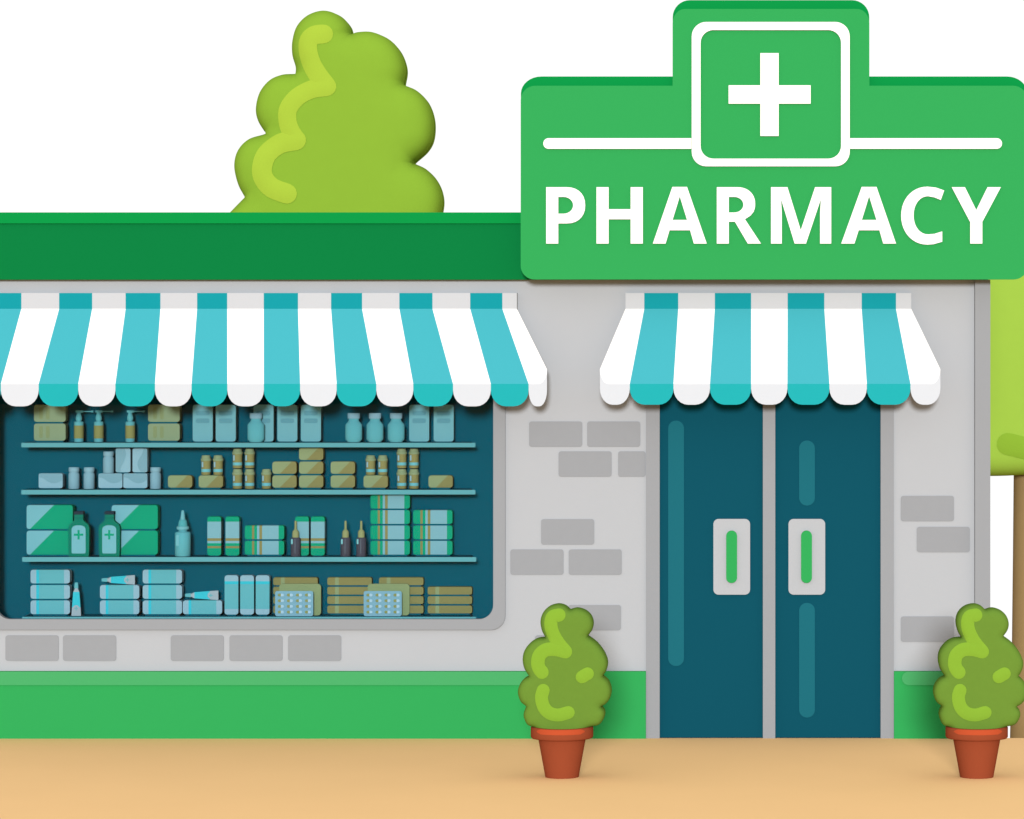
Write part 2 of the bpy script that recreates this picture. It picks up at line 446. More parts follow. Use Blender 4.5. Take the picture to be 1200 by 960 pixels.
# ================================================================== THE SIGN
SB, SFY = -.20, -.26
base = (X(907), -.15, Z(327.5, SFY))
sign = thing('shop_sign', 'large green stepped sign board with white cross and white PHARMACY lettering on the roof edge', 'sign', base)
def sil(x0, x1, yt, yb, tx0, tx1, tt, rx, ry, rb):
    def q(cx, cy, a0, a1, rx_, ry_, n=8): return [(cx + rx_ * math.cos(math.radians(a0 + (a1 - a0) * k / n)), cy + ry_ * math.sin(math.radians(a0 + (a1 - a0) * k / n))) for k in range(n + 1)]
    return (q(x0 + rx, yt + ry, 180, 270, rx, ry) + [(tx0, yt)] + q(tx0 + rx * .85, tt + ry, 180, 270, rx * .85, ry) + q(tx1 - rx * .85, tt + ry, 270, 360, rx * .85, ry)
            + [(tx1, yt)] + q(x1 - rx, yt + ry, 270, 360, rx, ry) + q(x1 - rb, yb - rb, 0, 90, rb, rb) + q(x0 + rb, yb - rb, 90, 180, rb, rb))
m = MB(); m.prism(P(sil(610.4, 1204, 89.7, 327, 788.3, 1018.7, 0.2, 24, 20, 16), SB), SB, -.103, SIGNB); m.build('back_panel', sign, base)
m = MB(); m.prism(P(sil(610.2, 1204.2, 100.6, 327.6, 788.2, 1018.8, 10.6, 17, 17, 16), SFY), SFY, SB - .001, SIGNG)
fp = m.build('front_panel', sign, base)
YW = SFY - .018
m = MB(); m.prism(P(rrect(810.6, 25.8, 995.8, 195, 17, n=8), YW), YW, SFY - .001, WHITE, holes=[P(rrect(821, 35.3, 985.6, 186, 15, n=8), YW)]); m.build('square_border', sign, base)
cr = [(891, 62.3), (912.5, 62.3), (912.5, 100), (950, 100), (950, 121.6), (912.5, 121.6), (912.5, 159.5), (891, 159.5), (891, 121.6), (853.8, 121.6), (853.8, 100), (891, 100)]
m = MB(); m.prism(P(cr, YW), YW, SFY - .001, WHITE); m.build('cross', sign, base)
m = MB(); m.prism(P(rrect(636.6, 162, 810.2, 174.5, 6.2, rs=(6.2, 0, 0, 6.2)), YW), YW, SFY - .001, WHITE); m.build('white_line', sign, base)
m = MB(); m.prism(P(rrect(996.2, 162, 1174.3, 174.5, 6.2, rs=(0, 6.2, 6.2, 0)), YW), YW, SFY - .001, WHITE); m.build('white_line', sign, base)
T, B = 219.4, 285.6
def arc(cx, cy, rx, ry, a0, a1, n=14, pw=1.0):
    out = []
    for k in range(n + 1):
        a = math.radians(a0 + (a1 - a0) * k / n); c_, s_ = math.cos(a), math.sin(a)
        out.append((cx + rx * math.copysign(abs(c_) ** pw, c_), cy + ry * math.copysign(abs(s_) ** pw, s_)))
    return out
letters = [
    ([(640, B), (640, T)] + arc(664, 240.7, 21.8, 21.3, -90, 90, pw=.9) + [(654.2, 262), (654.2, B)], [[(654.2, 231), (654.2, 250.5)] + arc(660.5, 240.7, 11.1, 9.8, 90, -90)[0:]]),
    ([(699, T), (713.2, T), (713.2, 245.2), (739, 245.2), (739, T), (753.3, T), (753.3, B), (739, B), (739, 257.1), (713.2, 257.1), (713.2, B), (699, B)], []),
    ([(765, B), (787.9, T - .3), (805.1, T - .3), (828.2, B), (813.1, B), (808.7, 270), (784.6, 270), (780, B)], [[(796.6, 230.4), (788.2, 257.8), (805.1, 257.8)]]),
    ([(840, B), (840, T), (862, T)] + arc(864, 239.2, 21, 19.8, -90, 25, pw=.92) + [(879.5, 252.8), (873, 257), (891.8, B), (876.3, B), (861.2, 260), (854.1, 260), (854.1, B)],
     [[(854.1, 231), (854.1, 249.1)] + arc(860.5, 240, 10.6, 9.1, 90, -90)]),
    ([(903.5, B), (903.5, T), (922.8, T), (938.4, 269.8), (955.2, T), (974.1, T), (974.1, B), (961, B), (961, 250), (961.9, 233.8), (944.5, B), (931.2, B), (915.4, 233.8), (916.2, 250), (916.2, B)], []),
    ([(985.8, B), (1009.8, T - .3), (1027.2, T - .3), (1050.1, B), (1035, B), (1030.6, 270), (1006.3, 270), (1001.3, B)], [[(1018.5, 230.2), (1010, 257.8), (1027.1, 257.8)]]),
    (arc(1087, 252.8, 31, 34, -90, -270, n=22, pw=.96) + [(1094, 286.3), (1104.2, 283.4), (1104.2, 271.3), (1095, 274.1)] + arc(1087.5, 252.4, 16.8, 22.3, 90, 270, n=18, pw=.96) + [(1095, 231.4), (1102.5, 234.5), (1106.5, 223.3), (1097, 219.9)], []),
    ([(1115.3, T), (1130.8, T), (1144.1, 246.3), (1157.3, T), (1172.9, T), (1151.2, 260), (1151.2, B), (1137, B), (1137, 260.5)], []),
]
for o_, hs in letters:
    m = MB(); m.prism(P(o_, YW), YW, SFY - .001, WHITE, holes=[P(h_, YW) for h_ in hs]); m.build('letter', sign, base)

# ================================================================== TREES BEHIND THE SHOP
def lobes(segs, f):
    out = []
    for sg in segs:
        pts = spline([f(*q) for q in sg], 7)
        if out: pts = pts[1:]
        out += pts
    return out
# left tree
YT = 8.5
f1 = lambda a, b: (X(250 + a / 3.693, YT), Z(b / 3.693, YT))
segs = [[(147, 857), (118, 800), (102, 722), (118, 655), (165, 606), (237, 583)],
        [(237, 583), (205, 530), (195, 475), (212, 405), (255, 352), (310, 328), (366, 324)],
        [(366, 324), (366, 296), (352, 245), (352, 185), (372, 120), (420, 72), (487, 52), (550, 70), (590, 112), (602, 155)],
        [(602, 155), (640, 144), (700, 145), (765, 174), (812, 228), (835, 300), (826, 369)],
        [(826, 369), (882, 394), (930, 445), (955, 520), (952, 600), (925, 655), (868, 707)],
        [(868, 707), (920, 732), (962, 775), (988, 830), (994, 890), (975, 960), (925, 1010)],
        [(925, 1010), (840, 1075), (700, 1095), (560, 1060)], [(560, 1060), (430, 1105), (280, 1090), (190, 1045)],
        [(190, 1045), (100, 1035), (62, 985), (85, 922), (147, 857)]]
segs[-1] = [(190, 1045), (105, 1040), (58, 990), (70, 940), (100, 905), (147, 857)]
zg = -1.85
tree = thing('tree', 'tall lime tree with paler highlight swirl behind the roof, left of the sign', 'tree', (X(250 + 560 / 3.693, YT), YT, zg))
bx = tree.location[:]
m = MB(); ol = lobes(segs, f1); dep = rounded_body(m, ol, .5, .42, .08, TREEG, YT); m.build('crown', tree, bx)
m = MB()
for i, (ln, wd) in enumerate([([(500, 163), (462, 168), (437, 190), (433, 230), (447, 285), (475, 335), (515, 388)], 82), ([(515, 390), (450, 400), (390, 432), (350, 485), (348, 540), (362, 580), (386, 617)], 78),
                              ([(384, 617), (315, 632), (262, 672), (240, 725), (243, 775), (280, 820), (345, 846)], 86)]):
    raised_stroke(m, stroke([f1(*q) for q in ln], wd / 3.693 * S(YT)), dep, .012 + .004 * i, .05, TREEL, YT)
m.build('highlight_swirl', tree, bx)  # lighter swirl is a highlight painted into the foliage colour
m = MB(); m.lathe([(.30, zg - .4), (.22, zg + .3), (.18, zg + 1.5), (.15, Z(262, YT))], BARK, 20, bx[0], YT); m.build('trunk', tree, bx)

# right tree
YR = 8.5
f2 = lambda a, b: (X(a, YR), Z(b, YR))
segs = [[(1130, 556.5), (1165, 557), (1200, 555.5), (1240, 553), (1290, 549)], [(1290, 549), (1370, 555), (1440, 510), (1455, 450), (1440, 400)], [(1440, 400), (1460, 330), (1440, 260), (1380, 215)],
        [(1380, 215), (1350, 165), (1280, 140), (1210, 150), (1175, 185)], [(1175, 185), (1115, 200), (1085, 260), (1095, 320)], [(1095, 320), (1065, 370), (1062, 440), (1085, 475)], [(1085, 475), (1075, 520), (1100, 552), (1130, 556.5)]]
tree2 = thing('tree', 'bright lime tree with brown trunk at the right edge beyond the shop corner', 'tree', (X(1211, YR), YR, zg))
bx = tree2.location[:]
m = MB(); ol = lobes(segs, f2); dep = rounded_body(m, ol, .4, .6, .12, TREER, YR); m.build('crown', tree2, bx)
m = MB(); raised_stroke(m, stroke([f2(*q) for q in [(1176, 518), (1200, 523.5), (1230, 527), (1270, 520), (1300, 500)]], 25.5 * S(YR)), dep, .015, .05, TREERD, YR); m.build('leaf_streak', tree2, bx)
m = MB(); sR = S(YR); cxr = X(1212, YR)
m.lathe([(34 * sR, zg - .3), (28.5 * sR, Z(866, YR)), (26.5 * sR, Z(780, YR)), (25 * sR, Z(650, YR)), (24 * sR, Z(540, YR)), (16 * sR, Z(470, YR))], BARK, 24, cxr, YR); m.build('trunk', tree2, bx)

# ================================================================== POTTED SHRUBS
YP = -2.16; sp = S(YP)
def lp(a, b): return ((590 + a / 4.174 - 658.6) * sp, (913 - (700 + b / 4.174)) * sp)
segs = [[(178, 700), (160, 648), (122, 632), (105, 603), (101, 575), (113, 540)], [(113, 540), (86, 516), (73, 475), (80, 438), (100, 410), (127, 393)],
        [(127, 393), (104, 355), (96, 310), (105, 268), (133, 232), (168, 211), (208, 205)], [(208, 205), (190, 170), (183, 125), (195, 84), (226, 54), (268, 42), (303, 50), (327, 70)],
        [(327, 70), (362, 62), (402, 74), (430, 100), (441, 135), (435, 168), (415, 198)], [(415, 198), (460, 233), (495, 280), (511, 325), (506, 362), (489, 393)],
        [(489, 393), (516, 420), (529, 463), (522, 502), (503, 528), (480, 542)], [(480, 542), (495, 562), (497, 585), (486, 612), (465, 632), (412, 648), (396, 700)]]
pot = thing('potted_shrub', 'swirl shaped topiary shrub in terracotta pot between display window and double door', 'potted shrub', (X(658.6, YP), YP, 0), 'potted shrubs in front of the shop')
m = MB()
m.lathe([(19.6 * sp, 0), (28 * sp, 46 * sp)], TERRA, 40)
pb = m.build('pot', pot)
m = MB()
m.lathe([(27 * sp, 46 * sp), (35.6 * sp, 46 * sp), (36.6 * sp, 47.5 * sp), (36.6 * sp, 58 * sp), (35.6 * sp, 59.5 * sp), (32.5 * sp, 59.5 * sp), (32 * sp, 55 * sp)], TERRA, 48)
rim = m.build('rim', pb)
m = MB(); N = 20; zz0, zz1, rr = 53.0 * sp, 59.0 * sp, 36.9 * sp
vs = []
for k in range(N + 1):
    a = math.radians(-90 + (-49 + 98 * k / N)); ed = min(k, N - k) / 2; q = (1 - min(1, ed)) * 2.2 * sp
    for rad, z in ((rr, zz0 + q), (rr, zz1 - q), (rr - .6 * sp, zz1 - q), (rr - .6 * sp, zz0 + q)): vs.append((rad * math.cos(a) - 2.6 * sp * 0, rad * math.sin(a), z))
fs = [(k * 4 + j, k * 4 + 4 + j, k * 4 + 4 + (j + 1) % 4, k * 4 + (j + 1) % 4) for k in range(N) for j in range(4)] + [(3, 2, 1, 0), (N * 4, N * 4 + 1, N * 4 + 2, N * 4 + 3)]
m.add(vs, fs, TERRAL); m.build('rim_highlight', pb)  # lighter orange band is a painted glossy highlight on the rim
m = MB(); dep = rounded_body(m, lobes(segs, lp), .10, .115, .02, LEAF); fo = m.build('foliage', pot)
m = MB()
for i, (ln, wd) in enumerate([([(277, 91), (246, 100), (237, 132), (243, 168), (260, 205), (283, 238), (308, 267)], 64), ([(308, 269), (262, 258), (215, 260), (183, 285), (174, 322), (180, 350), (194, 369)], 66),
                              ([(200, 457), (192, 492), (203, 538), (232, 568), (275, 577), (322, 565)], 63), ([(389, 392), (402, 384), (416, 376)], 62)]):
    raised_stroke(m, stroke([lp(*q) for q in ln], wd / 4.174 * sp), dep, .004 + .0015 * i, .014, LEAFL)
m.build('highlight_swirl', fo)  # pale swirls paint the shrub's highlights in a lighter green
dup(pot, (X(658.6 + 486, YP), YP, 0), 'swirl shaped topiary shrub in terracotta pot right of the double door by the shop corner')

# ================================================================== GOODS ON THE SHELVES
GD = pm('good_lid', '3a4d5a')
C = {k: pm(n_, h) for k, (n_, h) in {
    'khaki': ('sage_carton', '8da583'), 'khakib': ('sage_carton_band', '8a9d72'), 'tall': ('pale_teal_carton', '76b7c1'), 'tallb': ('teal_carton_band', '64a2b0'),
    'jar': ('teal_jar', '60b3bd'), 'cap': ('grey_blue_cap', '88b4c5'), 'pale': ('pale_blue_carton', '8fbccb'), 'paled': ('grey_blue_carton', '7dacba'),
    'vial': ('grey_blue_vial', '84b3c2'), 'vialc': ('pale_vial_cap', '89b7c6'), 'ol': ('olive_carton', '8a8a5a'), 'oll': ('sage_corner', '8fa278'),
    'pill': ('amber_bottle', '91925f'), 'pillc': ('sage_cap', '90a57f'), 'pilll': ('cyan_label', '6fc0ca'), 'shine': ('painted_blue_shine', '8fb8c4'),
    'green': ('green_carton', '13a07a'), 'gp': ('pale_teal_corner', '75b9c4'), 'bot': ('green_bottle', '147c67'), 'botd': ('dark_green_ring', '146f5e'), 'lid': ('charcoal_cap', '2b3a46'),
    'spr': ('teal_spray_plastic', '64b8c1'), 'sprl': ('khaki_spray_label', '90965f'), 'drop': ('teal_dropper', '61b3bc'), 'drop2': ('dark_teal_collar', '55adb3'), 'drop3': ('pale_teal_tip', '72b9c3'),
    'stp': ('pale_stripe', '7eb5c0'), 'iod': ('charcoal_bottle', '4b4e5a'), 'iodc': ('olive_dropper', '96a070'), 'iods': ('grey_line', '66727d'), 'iodh': ('painted_cyan_shine', '7cbfc6'),
    'tube': ('cyan_tube', '3bc4d5'), 'tubg': ('grey_tube_end', '9fb5be'), 'cyan': ('cyan_stripe', '38c2d4'), 'bl': ('pale_end', '90bac9'), 'blm': ('teal_middle', '62b4bd'),
    'pack': ('sage_pack', '8ba074'), 'card': ('blue_grey_blister', '7eb0c2'), 'p1': ('olive_capsule_half', '8b9660'), 'p2': ('pale_capsule_half', 'a8cfe2')}.items()}

def segbox(mb, w_, h, d, s, pieces, rad=3, gap=2.0):
    """carton of w_ x h (units of s) with a narrow dark strip added below it as the dark gap; pieces: [(material, clip planes)]"""
    outer = ccw([(a * s, (gap + b_) * s) for a, b_ in rrect(-w_ / 2, 0, w_ / 2, h, rad, n=4)])
    for m_, cl in pieces:
        pg = outer
        for (a, b_, c_) in cl: pg = clip(pg, a, b_, c_ * s)
        if len(pg) < 3: continue
        mb.prism(pg, -d / 2, d / 2, m_, skip=lambda q: bdist(q, outer) > 1e-5)
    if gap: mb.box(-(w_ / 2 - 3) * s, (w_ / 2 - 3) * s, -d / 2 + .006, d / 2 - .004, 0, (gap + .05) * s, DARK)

def xr(a, b_): return [(-1, 0, -a), (1, 0, b_)]
def k_sage(s):
    m = MB(); segbox(m, 37, 20, .09, s, [(C['khaki'], [])])
    for a in (-12.5, -4.5):
        m.prism([(q * s, v * s) for q, v in rrect(a, 5, a + 4.4, 19, 2)], -.0462, -.0452, C['khakib'])
    return [('carton', m, [])]
def k_tall(s):
    m = MB(); segbox(m, 23.4, 43, .08, s, [(C['tall'], [])], gap=1)
    for z_ in (22.5, 31.5): m.prism([(q * s, v * s) for q, v in rrect(-8, z_, 8, z_ + 5.5, 2)], -.0412, -.0402, C['tallb'])
    return [('carton', m, [])]
def k_jar(s):
    m = MB(); m.lathe([(7 * s, .5 * s), (10 * s, 4 * s), (10 * s, 21 * s), (7 * s, 24.5 * s), (6 * s, 26 * s), (6 * s, 28.2 * s)], C['jar'], 24, sy=.6)
    c_ = MB(); c_.lathe([(7.1 * s, 28.2 * s), (7.3 * s, 29 * s), (7.3 * s, 34 * s), (7 * s, 34.6 * s)], C['cap'], 24, sy=.6)
    return [('jar_body', m, []), ('cap', c_, [])]
def k_spray(s):
    m = MB(); m.lathe([(5 * s, 0.3 * s), (5.5 * s, 1 * s), (5.5 * s, 23.6 * s), (5 * s, 24.2 * s)], C['spr'], 24)
    l = MB(); l.lathe([(5.7 * s, 4.5 * s), (5.7 * s, 19.7 * s)], C['sprl'], 24)
    u = MB(); u.lathe([(2.6 * s, 24.2 * s), (3.7 * s, 27 * s), (3.7 * s, 29.5 * s), (2.6 * s, 33 * s), (2.2 * s, 35 * s)], C['spr'], 20)
    nz = MB(); nz.box(-3.6 * s, 4.6 * s, -1.6 * s, 1.6 * s, 34.8 * s, 37.4 * s, C['spr']); nz.box(4.6 * s, 14.8 * s, -.6 * s, .6 * s, 35.5 * s, 36.6 * s, C['spr']); nz.box(14.8 * s, 16.8 * s, -1.2 * s, 1.2 * s, 34.9 * s, 37.2 * s, C['spr'])
    return [('spray_body', m, []), ('label', l, []), ('pump', u, []), ('nozzle', nz, [])]
def wave(pts, s): return [(a * s, b_ * s) for a, b_ in pts]
def k_paleflat(s):
    m = MB(); segbox(m, 28, 17, .08, s, [(C['pale'], [])], rad=2, gap=1.5)
    c_ = spline([(-13.6, 14), (-9, 13), (-3, 9), (3, 7), (9, 8), (13.6, 11)], 4)
    m.prism(wave(c_ + [(13.6, 16.5), (12, 18.1), (-12, 18.1), (-13.6, 16.5)], s), -.0412, -.0402, C['paled'])
    return [('carton', m, [])]
def k_palel(s):     # curve on the left
    m = MB(); segbox(m, 17.2, 28, .08, s, [(C['pale'], [])], rad=2, gap=1.5)
    c_ = spline([(2, 29.2), (3.5, 22), (1, 14), (-2.5, 7), (-3, 1.9)], 4)
    m.prism(wave([(-7, 29.2)] + c_ + [(-7, 1.9), (-8.3, 3.5), (-8.3, 27.6)], s), -.0412, -.0402, C['paled'])
    return [('carton', m, [])]
def k_paler(s):
    m = MB(); segbox(m, 17.2, 28, .08, s, [(C['pale'], [])], rad=2, gap=1.5)
    c_ = spline([(4.5, 29.2), (2, 22), (-2.5, 14), (-2, 7), (1, 1.9)], 4)
    m.prism(wave([(7, 29.2)] + c_ + [(7, 1.9), (8.3, 3.5), (8.3, 27.6)], s), -.0412, -.0402, C['paled'])
    return [('carton', m, [])]
def k_vial(s):
    m = MB(); m.lathe([(6 * s, .3 * s), (6.5 * s, 1 * s), (6.5 * s, 17.5 * s), (5.2 * s, 19.6 * s), (5.2 * s, 20.4 * s)], C['vial'], 24)
    c_ = MB(); c_.lathe([(6 * s, 20.4 * s), (6.2 * s, 21 * s), (6.2 * s, 25 * s), (5.8 * s, 25.6 * s)], C['vialc'], 24)
    return [('vial_body', m, []), ('cap', c_, [])]
def k_olive(s):
    m = MB(); segbox(m, 28.3, 14.2, .08, s, [(C['oll'], [(1, -1, -9.5 + 2)]), (C['ol'], [(-1, 1, 9.5 - 2)])], rad=3)
    return [('carton', m, [])]
def k_pill(s):
    m = MB(); m.lathe([(5 * s, .6 * s), (5.5 * s, 1.2 * s), (5.5 * s, 17 * s)], C['pill'], 20)
    l = MB(); l.lathe([(5.65 * s, 4 * s), (5.65 * s, 7.4 * s)], C['pilll'], 20)
    c_ = MB(); c_.lathe([(6.2 * s, 17 * s), (6.3 * s, 19.3 * s), (5.3 * s, 19.8 * s), (5.3 * s, 21.6 * s), (4.8 * s, 22.4 * s), (4.8 * s, 23.4 * s)], C['pillc'], 20)
    h_ = MB(); h_.prism([(q * s, v * s) for q, v in rrect(-4.2, 9.5, -2.4, 16, .6, n=3)], -5.35 * s, -4.2 * s, C['shine'])  # pale patch is a highlight painted on the bottle's left side
    return [('bottle_body', m, []), ('label', l, []), ('cap', c_, []), ('painted_shine', h_, [])]
def k_green(s):
    m = MB(); segbox(m, 54, 28, .10, s, [(C['gp'], [(1, -1, -27 + 2)]), (C['green'], [(-1, 1, 27 - 2)])], rad=3)
    return [('carton', m, [])]
def k_gbot(s):
    o_ = [(-11.5, 0), (-12.2, 8), (-12.4, 34), (-11, 38), (-7, 41), (-5.3, 43), (-5.2, 50), (5.2, 50), (5.3, 43), (7, 41), (11, 38), (12.4, 34), (12.2, 8), (11.5, 0)]
    m = MB(); m.prism([(a * s, (b_ + .0) * s) for a, b_ in o_], -.026, .026, C['bot'])
    m.box(-5.3 * s, 5.3 * s, -.0275, .0275, 44.5 * s, 46.5 * s, C['botd']); m.box(-11.6 * s, 11.6 * s, -.027, .027, 0.05 * s, 1.4 * s, C['botd'])
    c_ = MB(); c_.prism([(q * s, v * s) for q, v in rrect(-5.6, 49.6, 5.6, 53.4, .8, n=3)], -.030, .030, C['lid'])
    l = MB(); l.prism([(a * s, b_ * s) for a, b_ in [(-8.2, 5), (-7, 4), (7, 4), (8.2, 5), (8.2, 33), (6.6, 35.5), (3, 37), (-3, 37), (-6.6, 35.5), (-8.2, 33)]], -.028, -.0262, C['gp'])
    x_ = MB(); x_.prism([(a * s, (b_ + 26) * s) for a, b_ in [(-1.2, 5.5), (-1.2, 1.2), (-5.5, 1.2), (-5.5, -1.2), (-1.2, -1.2), (-1.2, -5.5), (1.2, -5.5), (1.2, -1.2), (5.5, -1.2), (5.5, 1.2), (1.2, 1.2), (1.2, 5.5)]], -.0292, -.0282, C['green'])
    return [('bottle_body', m, []), ('cap', c_, []), ('label', l, [('cross', x_)])]
def k_drop(s):
    m = MB(); m.lathe([(8.4 * s, .4 * s), (9.2 * s, 1.2 * s), (9.2 * s, 27.6 * s), (8 * s, 29 * s), (5 * s, 29.3 * s), (5 * s, 32 * s)], C['drop'], 24)
    c_ = MB(); c_.lathe([(7.2 * s, 32 * s), (7.2 * s, 35.5 * s)], C['drop3'], 24); c_.lathe([(5.7 * s, 35.6 * s), (4.7 * s, 42 * s), (3.8 * s, 43.4 * s)], C['drop2'], 16, smooth=False)
    n_ = MB(); n_.lathe([(3 * s, 43.4 * s), (1.6 * s, 53.6 * s), (1 * s, 54.3 * s)], C['drop3'], 20)
    h_ = MB(); h_.prism([(q * s, v * s) for q, v in rrect(-6.3, 13, -3, 26, 1, n=3)], -9 * s, -6.9 * s, C['drop3'])  # painted shine on the bottle front, in the tip's colour
    return [('bottle_body', m, []), ('collar', c_, []), ('nozzle', n_, []), ('painted_shine', h_, [])]
def stripes(lo, hi, flip=1):
    # distances from the green end: green, brown line, green, pale, brown, pale, green
    return [(C['green'], 0, 8.5), (C['ol'], 8.5, 11), (C['green'], 11, 14.3), (C['stp'], 14.3, 17), (C['ol'], 17, 20.2), (C['stp'], 20.2, 39.6), (C['green'], 39.6, 46)]
def k_strv(s):
    m = MB(); segbox(m, 16, 45.5, .08, s, [(mm, [(0, -1, -(a + 1)), (0, 1, b_ + 1)]) for mm, a, b_ in stripes(0, 1)], rad=2.5, gap=1)
    return [('carton', m, [])]
def k_strh(s):
    m = MB(); segbox(m, 46, 16, .08, s, [(mm, xr(a - 23, b_ - 23)) for mm, a, b_ in stripes(0, 1)], rad=2.5)
    return [('carton', m, [])]
def k_iod(s):
    m = MB(); m.lathe([(5.3 * s, .3 * s), (5.8 * s, 1 * s), (5.8 * s, 20.8 * s), (4.8 * s, 22.6 * s)], C['iod'], 24)
    c_ = MB(); c_.lathe([(3.9 * s, 22.6 * s), (3.9 * s, 28.8 * s), (2.8 * s, 31 * s), (1.4 * s, 32 * s), (1.3 * s, 41.5 * s), (1.0 * s, 42 * s)], C['iodc'], 20)
    h_ = MB(); h_.prism([(q * s, v * s) for q, v in rrect(-4.6, 15, -2.6, 21, .6, n=3)], -5.7 * s, -4 * s, C['iodh'])  # pale cyan patch is a painted shine on the dark bottle
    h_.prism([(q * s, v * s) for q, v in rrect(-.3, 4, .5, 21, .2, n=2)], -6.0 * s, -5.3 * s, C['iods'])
    return [('bottle_body', m, []), ('dropper', c_, []), ('painted_shine', h_, [])]
def k_blh(s):
    m = MB(); segbox(m, 46, 16, .08, s, [(C['bl'], xr(-23, -16.3)), (C['cyan'], xr(-16.3, -13)), (C['blm'], xr(-13, 16.3)), (C['bl'], xr(16.3, 23))], rad=3)
    return [('carton', m, [])]
def k_blv(s):
    m = MB(); segbox(m, 16, 46, .08, s, [(C['bl'], [(0, 1, 8)]), (C['blm'], [(0, -1, -8), (0, 1, 37.2)]), (C['cyan'], [(0, -1, -37.2), (0, 1, 40.5)]), (C['bl'], [(0, -1, -40.5)])], rad=3, gap=1.5)
    return [('carton', m, [])]
def k_flat(s):
    m = MB(); segbox(m, 52, 9, .07, s, [(C['ol'], xr(-26, -17)), (C['oll'], xr(-17, -12.6)), (C['ol'], xr(-12.6, 26))], rad=2)
    return [('carton', m, [])]
def k_pack(s):
    m = MB(); m.prism([(q * s, v * s) for q, v in rrect(-24.5, 0, 24.5, 37, 4)], -.012, .012, C['pack'])
    return [('pack_body', m, [])]
def k_card(s):
    m = MB(); m.prism([(q * s, v * s) for q, v in rrect(-22.3, 0, 22.3, 29.4, 2.5)], -.003, .003, C['card'])
    out = [('card', m, [])]
    for i in range(4):
        for j in range(4):
            xx, zz = -17.5 + j * 10.6, 4.8 + i * 6.65
            c_ = MB(); c_.prism([(q * s, v * s) for q, v in rrect(xx - 1.6, zz - 1.6, xx + 2, zz + 1.6, 1.2, n=3, rs=(1.5, 0, 0, 1.5))], -.008, -.0031, C['p1'])
            c_.prism([(q * s, v * s) for q, v in rrect(xx + 2, zz - 1.6, xx + 5.6, zz + 1.6, 1.2, n=3, rs=(0, 1.5, 1.5, 0))], -.008, -.0031, C['p2'])
            out.append(('capsule', c_, []))
    return out
def tube_mesh(s):
    def W_(a, b_, y0=-.010, y1=.010): return [(q * s, v * s) for q, v in (a, b_)]
    m = MB()
    m.prism([(q * s, v * s) for q, v in [(-5.6, 0), (5.6, 0), (4.9, 10), (-4.9, 10)]], -.008, .008, C['tubg'])
    m.prism([(q * s, v * s) for q, v in [(-4.9, 10), (4.9, 10), (3.6, 28), (-3.6, 28)]], -.008, .008, C['tube'])
    m.prism([(q * s, v * s) for q, v in [(-3.6, 28), (3.6, 28), (1.8, 31.5), (-1.8, 31.5)]], -.008, .008, C['tubg'])
    e = MB(); e.prism([(4 * s * math.cos(a), (8.6 + 4 * math.sin(a)) * s) for a in [math.radians(20 * k) for k in range(18)]], -.0095, -.0082, C['tubg'])
    x_ = MB(); x_.prism([(a * s, (b_ + 8.6) * s) for a, b_ in [(-.5, 2.2), (-.5, .5), (-2.2, .5), (-2.2, -.5), (-.5, -.5), (-.5, -2.2), (.5, -2.2), (.5, -.5), (2.2, -.5), (2.2, .5), (.5, .5), (.5, 2.2)]], -.0104, -.0096, C['drop'])
    c_ = MB(); c_.prism([(q * s, v * s) for q, v in [(-2.4, 32.4), (2.4, 32.4), (1.7, 39), (-1.7, 39)]], -.006, .006, C['drop']); c_.prism([(q * s, v * s) for q, v in [(-1.8, 31.5), (1.8, 31.5), (1.8, 32.4), (-1.8, 32.4)]], -.005, .005, C['tubg'])
    return [('tube_body', m, []), ('emblem', e, [('cross', x_)]), ('cap', c_, [])]
def k_tube(s): return tube_mesh(s)
def k_tubel(s):      # lying with the cap to the left
    out = tube_mesh(s)
    def rot(mb): mb.v = [(-(z_ - 20 * s), y_, x_ + 5.6 * s + .0) for x_, y_, z_ in mb.v]; mb.v = [(x_, y_, z_) for x_, y_, z_ in mb.v]
    for _, mb, sub in out:
        rot(mb)
        for _, q in sub: rot(q)
    return out

